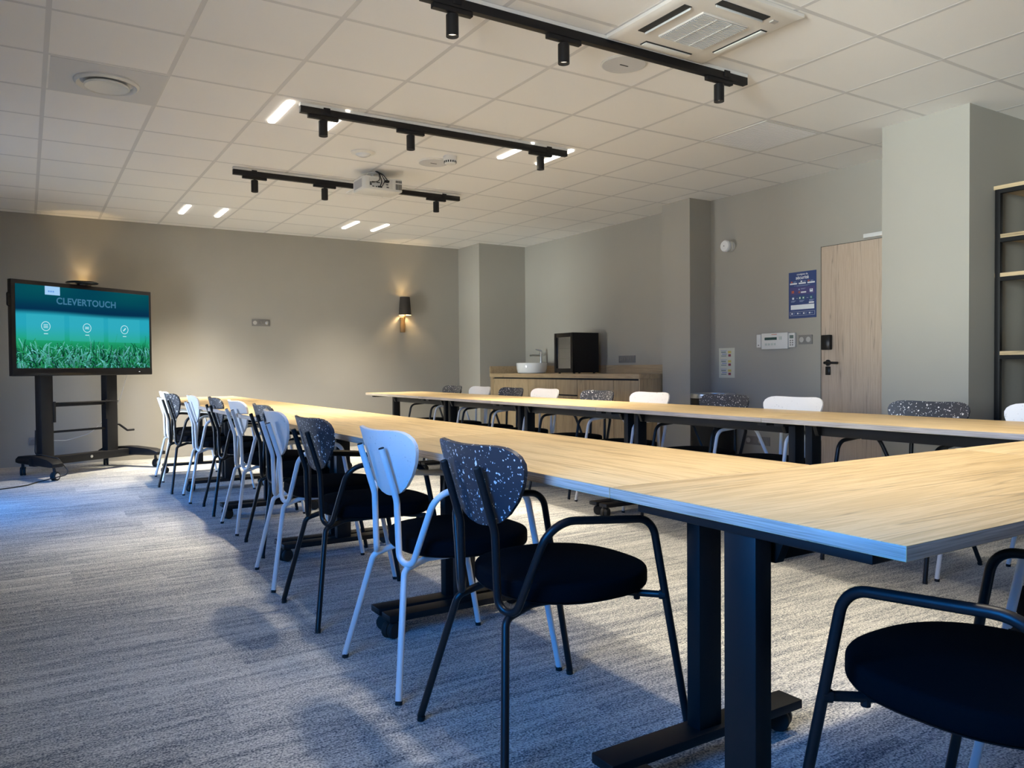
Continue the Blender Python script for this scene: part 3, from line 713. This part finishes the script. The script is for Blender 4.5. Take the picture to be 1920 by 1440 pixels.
tm = MB()
for k, w_ in enumerate((.012, .05, .03)): tm.box(a+.03+k*.022, a+.03+k*.022+.016, syf-.005, syf-.0045, z_+.025, z_+.040)
tm.build('screen_tab_mark', emit('screen_mark_blue', tuple(lin((110, 165, 235))), .9), scr)
# stand
for sx_ in (-.425, .268): MB().box(sx_-.062, sx_+.062, -.045, .045, .13, 1.45).build('post', M_BLACK, t, bevel=.008)
MB().box(-.365, .21, -.03, .03, .668, .700).build('cross_rail', M_BLACK, t, bevel=.003)
MB().box(-.365, .21, -.02, .02, .416, .436).build('cross_rail', M_BLACK, t, bevel=.003)
MB().box(-.30, .25, -.16, .03, .700, .708).build('stand_shelf', M_BLACK, t, bevel=.002)
for sx_ in (-.355, .20): MB().box(sx_-.012, sx_+.012, -.05, -.03, .52, .72).build('side_bracket', M_BLACK, t, bevel=.002)
MB().tube(fillet([(.33, 0, .455), (.36, -.02, .455), (.45, -.03, .385), (.53, -.03, .385)], [.02, .02]), .011, 10).build('crank_handle', M_BLACK, t)
bs = MB().box(-.56, .56, -.05, .05, .115, .195).build('base_beam', M_BLACK, t, bevel=.012)
for sx_ in (-.50, .50):
    sp_ = -.06 if sx_ < 0 else .05
    ft = MB()
    prof = [(-.40, .130), (-.40, .165), (-.30, .195), (-.05, .215), (.05, .215), (.30, .195), (.36, .165), (.36, .130), (.30, .125), (-.30, .125)]
    n = len(prof); v = []
    for q in (-.055, .055):
        for (y, z) in prof: v.append((sx_+q+sp_*(-y)/.33*1.0, y, z))
    ft.add(v, [tuple(range(n))[::-1], tuple(range(n, 2*n))]+[(i, (i+1) % n, n+(i+1) % n, n+i) for i in range(n)])
    fo = ft.build('base_foot', M_BLACK, t, bevel=.008)
    for y in (-.325, .315):
        cx_ = sx_+sp_*(-y)/.33
        c = caster(fo, cx_, y, .13, rz=.6+y, r=.042)
        MB().lathe([(.026, -.0255), (.026, .0255)], (cx_+.012*math.cos(.6+y), y+.012*math.sin(.6+y), .042), 16, M=Matrix.Rotation(.6+y, 3, 'Z') @ Matrix.Rotation(math.radians(90), 3, 'X')).build('caster_hub', M_CHROME, fo)
MB().lathe([(.014, 0), (.014, .004)], (.02, -.051, .155), 16, M=Matrix.Rotation(math.radians(90), 3, 'X')).build('base_badge', M_CHROME, t)
# disc shaped camera lying on top of the display
t2 = thing('webcam_disc', 'flat black disc shaped camera lying on top of the display', 'camera', (.507+(-.075)*math.cos(TVR)+.09*math.sin(TVR), 8.91-.075*math.sin(TVR)-.09*math.cos(TVR), sz0+SH), TVR)
MB().lathe([(.045, 0), (.05, .012), (.138, .016), (.146, .024), (.138, .034), (.05, .040), (.001, .041)], n=40).build('body', M_BLKGLOSS, t2)
MB().lathe([(.02, .041), (.018, .043), (.001, .043)], n=20).build('lens_cap', M_BLACK, t2)
# cables
cbm = MB()
def W(xl, yl, z): return Vector((.507+xl*math.cos(TVR)-yl*math.sin(TVR), 8.91+xl*math.sin(TVR)+yl*math.cos(TVR), z))
cbm.tube(fillet([W(-.47, .07, .45), W(-.48, .07, .22), W(-.50, -.05, .225), W(-.50, -.30, .20), W(-.47, -.43, .06), (.07, 8.28, .006), (0.0, 8.12, .006), (-.12, 8.02, .006), (-.40, 7.86, .006), (-.80, 7.75, .006)], [.04, .03, .05, .04, .05, .06, .08, .1]), .005, 8)
tag(cbm.build('power_cable', M_RUBBER), 'black power cable running from the display stand across the carpet to the left', 'cable')
cbm = MB(); cbm.tube(fillet([(.98, 9.30, 1.15), (.86, 9.50, .66), (.60, 9.66, .33), (.36, 9.735, .26), (.16, 9.745, .27)], [.3, .3, .1]), .0035, 8)
tag(cbm.build('white_cable', M_PLASTW), 'thin white cable sagging behind the display to the wall socket', 'cable')

# ---------------------------------------------------------------- wall sconces
def sconce(x, label):
    t = thing('wall_lamp', label, 'wall lamp', (x, YB, 1.50), group='shaded wall lamps')
    yc = -.10
    MB().lathe([(.034, 0), (.034, .012), (.036, .10), (.030, .145), (.040, .19), (.041, .20)], (-.01, -.042, 0), 14).build('wooden_bracket', M_WOODB, t)
    MB().tube([(-.01, -.05, .185), (0, yc, .215), (0, yc, .252)], .009, 10).build('lamp_holder', M_WOODB, t)
    o = MB(); o.lathe([(.085, .228), (.066, .470)], (0, yc, 0), 36, caps=False); o.build('lamp_shade', M_SHADE, t)
    o = MB(); o.lathe([(.0825, .230), (.0635, .468)], (0, yc, 0), 36, caps=False); o.build('shade_lining', M_SHADEIN, t)
    MB().lathe([(.004, -.016), (.012, -.012), (.016, 0), (.012, .012), (.004, .016)], (0, yc, .266), 16).build('bulb', M_BULB, t)
    li = bpy.data.lights.new('sconce_lamp', 'POINT'); li.energy = 8.0; li.color = (1.0, .70, .36); li.shadow_soft_size = .02
    lo = bpy.data.objects.new('sconce_lamp', li); COL.objects.link(lo); lo.parent = t; lo.location = (0, yc, .312)
sconce(4.345, 'wall lamp with dark tapered shade and wooden bracket, right of the display')
sconce(0.56, 'wall lamp hidden behind the display, its glow showing above the screen')

# ---------------------------------------------------------------- sockets and switches
def plate(x0, y0, z0, n, axis, label, w=.0725, h=.082, knobs=()):
    # axis 'y': on the back wall (faces -y), along x; axis 'x': on the right wall (faces -x), along -y
    if axis == 'y':
        t = thing('wall_socket', label, 'socket', (x0, y0, z0)); 
    else:
        t = thing('wall_socket', label, 'socket', (x0, y0, z0), -math.pi/2)
    Wd = n*w
    MB().box(-Wd/2, Wd/2, -.009, 0, -h/2, h/2).build('cover_plate', M_PLASTG, t, bevel=.002)
    for k in range(n):
        xc = -Wd/2+w*(k+.5); kind = knobs[k] if k < len(knobs) else 'p'
        mb = MB(); Mx = Matrix.Rotation(math.radians(90), 3, 'X')
        if kind == 'p': mb.lathe([(.024, 0), (.024, .012), (.020, .0125), (.019, .010), (.001, .010)], (xc, 0, 0), 20, M=Mx, caps=False); mt_ = M_PLASTG
        elif kind == 's': mb.lathe([(.024, 0), (.024, .013), (.001, .0135)], (xc, 0, 0), 20, M=Mx, caps=False); mt_ = flat('pale_insert', (.45, .44, .42), .4)
        else: mb.lathe([(.023, 0), (.023, .013), (.014, .014), (.010, .017), (.001, .017)], (xc, 0, 0), 20, M=Mx, caps=False); mt_ = M_CHROME
        mb.build('socket_insert', mt_, t)
plate(2.466, YB, 1.585, 3, 'y', 'grey triple socket plate in the middle of the back wall', knobs='spc')
plate(.13, YB, .265, 3, 'y', 'grey socket plate low on the back wall behind the display stand', knobs='ppp')
plate(XR, 4.56, 1.243, 2, 'x', 'grey double switch plate beside the door, right of the alarm panel', knobs='ss')
plate(XR, 5.10, .293, 4, 'x', 'grey socket plate low on the right wall under the paper notice', knobs='spsp')
plate(XR, 7.01, 1.10, 4, 'x', 'grey quadruple socket plate above the oak counter', knobs='pppp')

# ---------------------------------------------------------------- right wall things
# alarm panel
t = thing('alarm_keypad', 'white alarm control panel with dark display on the right wall', 'alarm panel', (XR, 4.88, 1.24), -math.pi/2)
MB().box(-.15, .15, -.035, 0, -.075, .075).build('housing', M_PLASTW, t, bevel=.006)
MB().box(-.11, .03, -.0365, -.035, .010, .035).build('display', flat('dark_lcd', (.03, .07, .065), .25), t)
kb = MB()
for k in range(4): kb.box(-.105+k*.034, -.085+k*.034, -.0375, -.035, -.040, -.020)
kb.box(.055, .085, -.0375, -.035, .01, .04)
kb.build('keypad', flat('pale_green_key', (.50, .56, .52), .5), t)
MB().box(-.03, .03, -.0365, -.035, .058, .064).build('red_strip', flat('red_mark', (.55, .2, .15), .5), t)
t = thing('thermostat', 'small white thermostat with a grey display right of the alarm panel', 'thermostat', (XR, 4.695, 1.243), -math.pi/2)
MB().box(-.034, .034, -.022, 0, -.065, .065).build('housing', M_PLASTW, t, bevel=.004)
MB().box(-.022, .020, -.0232, -.022, .015, .045).build('display', flat('grey_lcd', (.14, .18, .16), .25), t)
kb = MB()
for k in range(3):
    for q in range(2): kb.box(-.02+q*.024, -.006+q*.024, -.0235, -.022, -.05+k*.02, -.038+k*.02)
kb.build('buttons', M_PLASTG, t)
t = thing('remote_control', 'slim white remote in a wall holder left of the alarm panel', 'remote', (XR, 5.072, 1.245), -math.pi/2)
MB().box(-.026, .026, -.024, 0, -.062, .062).build('body', M_PLASTW, t, bevel=.006)
MB().box(-.008, .008, -.0255, -.024, -.045, -.035).build('button', M_PLASTG, t)
# siren
t = thing('alarm_siren', 'round white alarm siren high on the right wall', 'siren', (XR, 5.43, 2.19), -math.pi/2)
Mx = Matrix.Rotation(math.radians(90), 3, 'X')
MB().lathe([(.052, 0), (.052, .040), (.046, .044)], n=28, M=Mx).build('base', M_PLASTW, t)
MB().lathe([(.040, .040), (.055, .055), (.058, .085), (.050, .098), (.02, .102), (.001, .102)], n=28, M=Mx).build('sounder', flat('bright_white_plastic', (.82, .83, .84), .3), t)
MB().lathe([(.005, .1022), (.005, .104), (.001, .104)], n=12, M=Mx).build('lens', M_DARK, t)
# safety poster
t = thing('safety_poster', 'blue safety instruction poster on the wall left of the door', 'poster', (XR, 4.595, 1.647), -math.pi/2)
PWd, PHt = .293, .418
NAVY = flat('poster_navy', (.022, .052, .185), .4); PWH = flat('poster_white', (.78, .82, .86), .5); PGR = flat('poster_green', (.03, .22, .13), .5); PRD = flat('poster_red', (.45, .10, .06), .5); PTX = flat('poster_pale_blue', (.34, .42, .62), .5); PVI = flat('poster_violet', (.055, .05, .19), .5)
pb = MB(); pb.box(-PWd/2, PWd/2, -.003, 0, -PHt/2, PHt/2, 0)
def pq(u0, u1, v0, v1, mi, d=.0036):
    pb.box(-PWd/2+u0*PWd, -PWd/2+u1*PWd, -d, -.003, PHt/2-v1*PHt, PHt/2-v0*PHt, mi)
pq(.05, .95, .33, .49, 5, .0032)
for a in (.05, .37, .69): pq(a, a+.26, .235, .265, 1)
for a, m_ in ((.08, 3), (.44, 1), (.70, 3)): pq(a, a+.06, .195, .225, m_); pq(a+.1, a+.2, .205, .212, 4); pq(a+.1, a+.18, .222, .227, 4)
pq(.20, .78, .292, .297, 4); pq(.3, .7, .305, .309, 4)
pq(.11, .20, .40, .455, 3); pq(.36, .41, .365, .39, 4); pq(.36, .42, .42, .46, 3); pq(.375, .405, .43, .45, 1); pq(.45, .64, .43, .46, 1); pq(.77, .88, .385, .45, 1); pq(.79, .85, .395, .41, 0, .004); pq(.45, .62, .36, .366, 4); pq(.45, .58, .375, .38, 4); pq(.78, .90, .46, .465, 4)
pq(.13, .20, .545, .59, 1); pq(.28, .34, .567, .572, 1); pq(.38, .45, .535, .595, 2); pq(.395, .435, .545, .585, 1, .004); pq(.50, .58, .535, .595, 2); pq(.52, .565, .55, .58, 1, .004); pq(.66, .72, .567, .572, 1); pq(.78, .86, .54, .595, 2); pq(.80, .84, .55, .585, 4, .004)
for a in (.09, .40, .75):
    for k in range(3): pq(a, a+.18-.03*k, .615+k*.014, .621+k*.014, 4)
pq(.74, .92, .66, .69, 1); pq(.08, .93, .71, .81, 1)
for (u0, u1, v0, v1) in ((.05, .95, .855, .858), (.05, .95, .937, .94), (.05, .055, .855, .94), (.945, .95, .855, .94)): pq(u0, u1, v0, v1, 1)
for a in (.10, .31, .53, .74): pq(a, a+.05, .882, .912, 1); pq(a+.07, a+.15, .89, .896, 4); pq(a+.07, a+.13, .903, .907, 4)
pb.build('poster_sheet', [NAVY, PWH, PGR, PRD, PTX, PVI], t)
def pM(u, v): return Matrix.Translation((-PWd/2+u*PWd, -.0038, PHt/2-v*PHt)) @ Matrix.Rotation(math.pi/2, 4, 'X')
text_mesh('consignes de', .023, PWH, 'poster_heading', t, pM(.5, .055), bold=.0003)
text_mesh('sécurité', .043, PWH, 'poster_title', t, pM(.5, .128), bold=.0008)
# small paper notice
t = thing('paper_notice', 'pale paper notice with coloured squares on the wall above the bin', 'notice', (XR, 5.49, 1.042), -math.pi/2)
pb = MB(); PWd, PHt = .207, .297; pb.box(-PWd/2, PWd/2, -.001, 0, -PHt/2, PHt/2, 0)
for r0 in (.06, .37, .68):
    for (u0, u1, v0, v1, mi) in ((.12, .50, .02, .035, 4), (.15, .45, .06, .10, 1), (.2, .5, .13, .16, 4), (.15, .48, .19, .22, 1), (.58, .78, .04, .12, 2), (.60, .76, .15, .23, 3)):
        pb.box(-PWd/2+u0*PWd, -PWd/2+u1*PWd, -.0018, -.001, PHt/2-(r0+v1)*PHt, PHt/2-(r0+v0)*PHt, mi)
pb.build('paper_sheet', [flat('notice_paper', (.62, .62, .52), .8), flat('notice_grey', (.22, .28, .27), .8), flat('notice_yellow', (.62, .50, .14), .8), flat('notice_maroon', (.30, .07, .09), .8), flat('notice_blue', (.25, .30, .50), .8)], t)
# black bin
t = thing('waste_bin', 'tall black round waste bin with steel rim beside the middle column', 'bin', (5.70, 5.44, 0))
MB().lathe([(.205, 0), (.212, .01), (.212, .70)], n=44, caps=True).build('body', M_BLACK, t)
MB().lathe([(.212, .70), (.215, .702), (.215, .742), (.205, .746), (.200, .740), (.200, .69)], n=44, caps=False).build('steel_rim', M_CHROME, t)
MB().lathe([(.199, .735), (.001, .735)], n=44, caps=False).build('lid', M_BLKGLOSS, t)

# ---------------------------------------------------------------- counter
CY0, CY1, CXF = 6.13, 9.18, 5.36
wt = thing('worktop', 'oak worktop with low backsplash along the niche, carrying the sink and fridge', 'worktop', (5.65, 7.65, 0))
ly0, ly1 = CY0-7.65, CY1-7.65; lx0, lx1 = CXF-5.65, XR-5.65
MB().box(lx0, lx1-.002, ly0, ly1, .885, .935).build('slab', M_OAKE, wt, bevel=.002)
MB().box(lx1-.020, lx1-.002, ly0, ly1, .9355, 1.032).build('backsplash', M_OAKE, wt)
MB().box(lx0+.0, lx1-.021, ly1-.018, ly1-.001, .9355, 1.032).build('backsplash', M_OAKE, wt)
MB().box(lx0+.012, lx1-.002, ly0, ly0+.022, 0, .885).build('end_panel', M_OAKC, wt)
MB().box(lx0+.012, lx1-.002, ly1-.06, ly1-.001, 0, .885).build('filler_panel', M_OAKC, wt)
units = [(9.115, 8.24, 'd', 'oak cabinet unit at the left end of the counter, below the sink edge'), (8.24, 7.635, 'd', 'oak cabinet unit below the sink and fridge'), (7.635, 7.21, 'w', 'narrow oak drawer unit below the fridge'), (7.21, 6.56, 'd', 'oak cabinet unit right of the drawer unit'), (6.56, 6.155, 'd', 'oak cabinet unit at the right end of the counter')]
for a, b_, kd, lb_ in units:
    t = thing('base_cabinet', lb_, 'cabinet', (5.65, (a+b_)/2, 0), group='oak base cabinets'); hw_ = (a-b_)/2
    MB().box(lx0+.035, lx1-.002, -hw_+.001, hw_-.001, .06, .883).build('body', M_DARK, t)  # body coloured dark to paint shade into the gaps around the fronts
    MB().box(lx0+.07, lx1-.01, -hw_+.001, hw_-.001, .0, .059).build('plinth', M_DARK, t)
    if kd == 'd': MB().box(lx0+.014, lx0+.034, -hw_+.004, hw_-.004, .065, .866).build('door', M_OAKC, t, bevel=.001)
    else:
        MB().box(lx0+.014, lx0+.034, -hw_+.004, hw_-.004, .692, .866).build('drawer', M_OAKC, t, bevel=.001)
        MB().box(lx0+.014, lx0+.034, -hw_+.004, hw_-.004, .065, .676).build('drawer', M_OAKC, t, bevel=.001)
# sink
t = thing('vessel_sink', 'round white ceramic vessel sink on the left of the oak counter', 'sink', (5.60, 8.50, .9355))
MB().lathe([(.165, 0), (.185, .01), (.198, .06), (.203, .128), (.200, .135), (.192, .130), (.18, .06), (.14, .02), (.001, .014)], n=48, caps=False).build('basin', M_CERAMIC, t)
MB().lathe([(.02, .016), (.018, .019), (.001, .019)], n=20, caps=False).build('drain', M_CHROME, t)
t = thing('sink_tap', 'tall chrome mixer tap behind the white sink', 'tap', (5.835, 8.63, .9355))
MB().lathe([(.026, 0), (.024, .008), (.020, .012), (.020, .275), (.018, .28)], n=20).build('column', M_CHROME, t)
MB().tube(fillet([(-.01, 0, .235), (-.12, .02, .24), (-.165, .03, .232)], [.03]), [.013]*11 if False else .012, 12).build('spout', M_CHROME, t)
MB().tube([(0, 0, .275), (-.005, .0, .30), (-.07, .03, .318)], [.013, .012, .006], 10).build('lever', M_CHROME, t)
# mini fridge
t = thing('mini_fridge', 'black mini fridge with glass door standing on the oak counter', 'fridge', (5.42, 7.36, .9355))
FW, FD, FH = .372, .385, .482
fb = MB(); fb.box(.035, .055, 0, FW, .012, FH); fb.box(FD-.02, FD, 0, FW, .012, FH); fb.box(.055, FD-.02, 0, .02, .012, FH); fb.box(.055, FD-.02, FW-.02, FW, .012, FH); fb.box(.055, FD-.02, .02, FW-.02, .012, .035); fb.box(.055, FD-.02, .02, FW-.02, FH-.025, FH)
fb.v = []; fb.f = []; fb.m = []
fb.box(.035, FD, 0, .02, .012, FH); fb.box(.035, FD, FW-.02, FW, .012, FH); fb.box(.035, FD, .02, FW-.02, .012, .045); fb.box(.035, FD, .02, FW-.02, FH-.03, FH); fb.box(FD-.02, FD, .02, FW-.02, .045, FH-.03)
fb.build('body', M_BLACK, t)
MB().box(.055, FD-.021, .021, .024, .046, FH-.031).box(.055, FD-.021, FW-.024, FW-.021, .046, FH-.031).box(FD-.026, FD-.021, .024, FW-.024, .046, FH-.031).build('liner', flat('pale_liner', (.55, .56, .57), .5), t)
df = MB(); df.box(0, .034, 0, .045, .012, FH); df.box(0, .034, FW-.045, FW, .012, FH); df.box(0, .034, .045, FW-.045, .012, .062); df.box(0, .034, .045, FW-.045, FH-.05, FH)
do = df.build('door', M_BLKGLOSS, t, bevel=.002)
def fglass():
    mt = bpy.data.materials.new('fridge_glass'); mt.use_nodes = True; nt = mt.node_tree; nt.nodes.clear()
    o = nt.nodes.new('ShaderNodeOutputMaterial'); tt = nt.nodes.new('ShaderNodeBsdfTransparent'); g = nt.nodes.new('ShaderNodeBsdfGlossy'); mx = nt.nodes.new('ShaderNodeMixShader')
    g.inputs['Roughness'].default_value = .03; mx.inputs[0].default_value = .35; tt.inputs[0].default_value = (.75, .78, .8, 1)
    L(nt, tt.outputs[0], mx.inputs[1]); L(nt, g.outputs[0], mx.inputs[2]); L(nt, mx.outputs[0], o.inputs[0]); return mt
MB().box(.012, .020, .045, FW-.045, .062, FH-.05).build('glass', fglass(), do)
for z in (.18, .30):
    s = MB()
    for k in range(12): y = .03+k*(FW-.06)/11; s.tube([(.06, y, z), (FD-.03, y, z)], .002, 6)
    s.tube([(.06, .026, z), (.06, FW-.026, z)], .003, 6); s.build('wire_shelf', M_CHROME, t)
for x in (.05, FD-.04):
    for y in (.04, FW-.04): MB().lathe([(.014, 0), (.014, .012)], (x, y, 0), 12).build('foot', M_RUBBER, t)

# ---------------------------------------------------------------- shelf unit at the right edge
t = thing('shelf_unit', 'black metal shelf unit with oak boards at the right edge behind the wide column', 'shelf unit', (5.72, 1.95, 0))
sy0, sy1 = -.75, .755
for x in (-.22, .20):
    for y in (sy0, sy1): MB().box(x-.017, x+.017, y-.017, y+.017, 0, 2.165).build('post', M_BLACK, t, bevel=.002)
for z in (2.19, 1.868, 1.612, 1.095, .45):
    ext = .045 if z > 2 else 0.0
    MB().box(-.235, .222, sy0-ext, sy1+ext+.018, z-.025, z).build('shelf_board', M_OAKS, t)
    MB().box(-.237, -.203, sy0+.017, sy1-.017, z-.052, z-.026).box(.183, .217, sy0+.017, sy1-.017, z-.052, z-.026).build('shelf_rail', M_BLACK, t)
t = thing('striped_vase', 'grey banded vase standing on the shelf unit', 'vase', (5.70, 2.545, 1.0955))
VP = [(.05, 0), (.068, .02), (.075, .06)]
MB().lathe([(.05, 0), (.066, .015), (.074, .05)], n=32).build('lower_band', flat('vase_black', (.04, .04, .04), .6), t)
MB().lathe([(.074, .05), (.075, .11)], n=32, caps=False).build('middle_band', flat('vase_olive', (.16, .14, .10), .6), t)
MB().lathe([(.075, .11), (.070, .155), (.062, .165), (.055, .16), (.001, .15)], n=32, caps=False).build('upper_band', flat('vase_grey', (.42, .40, .37), .6), t)
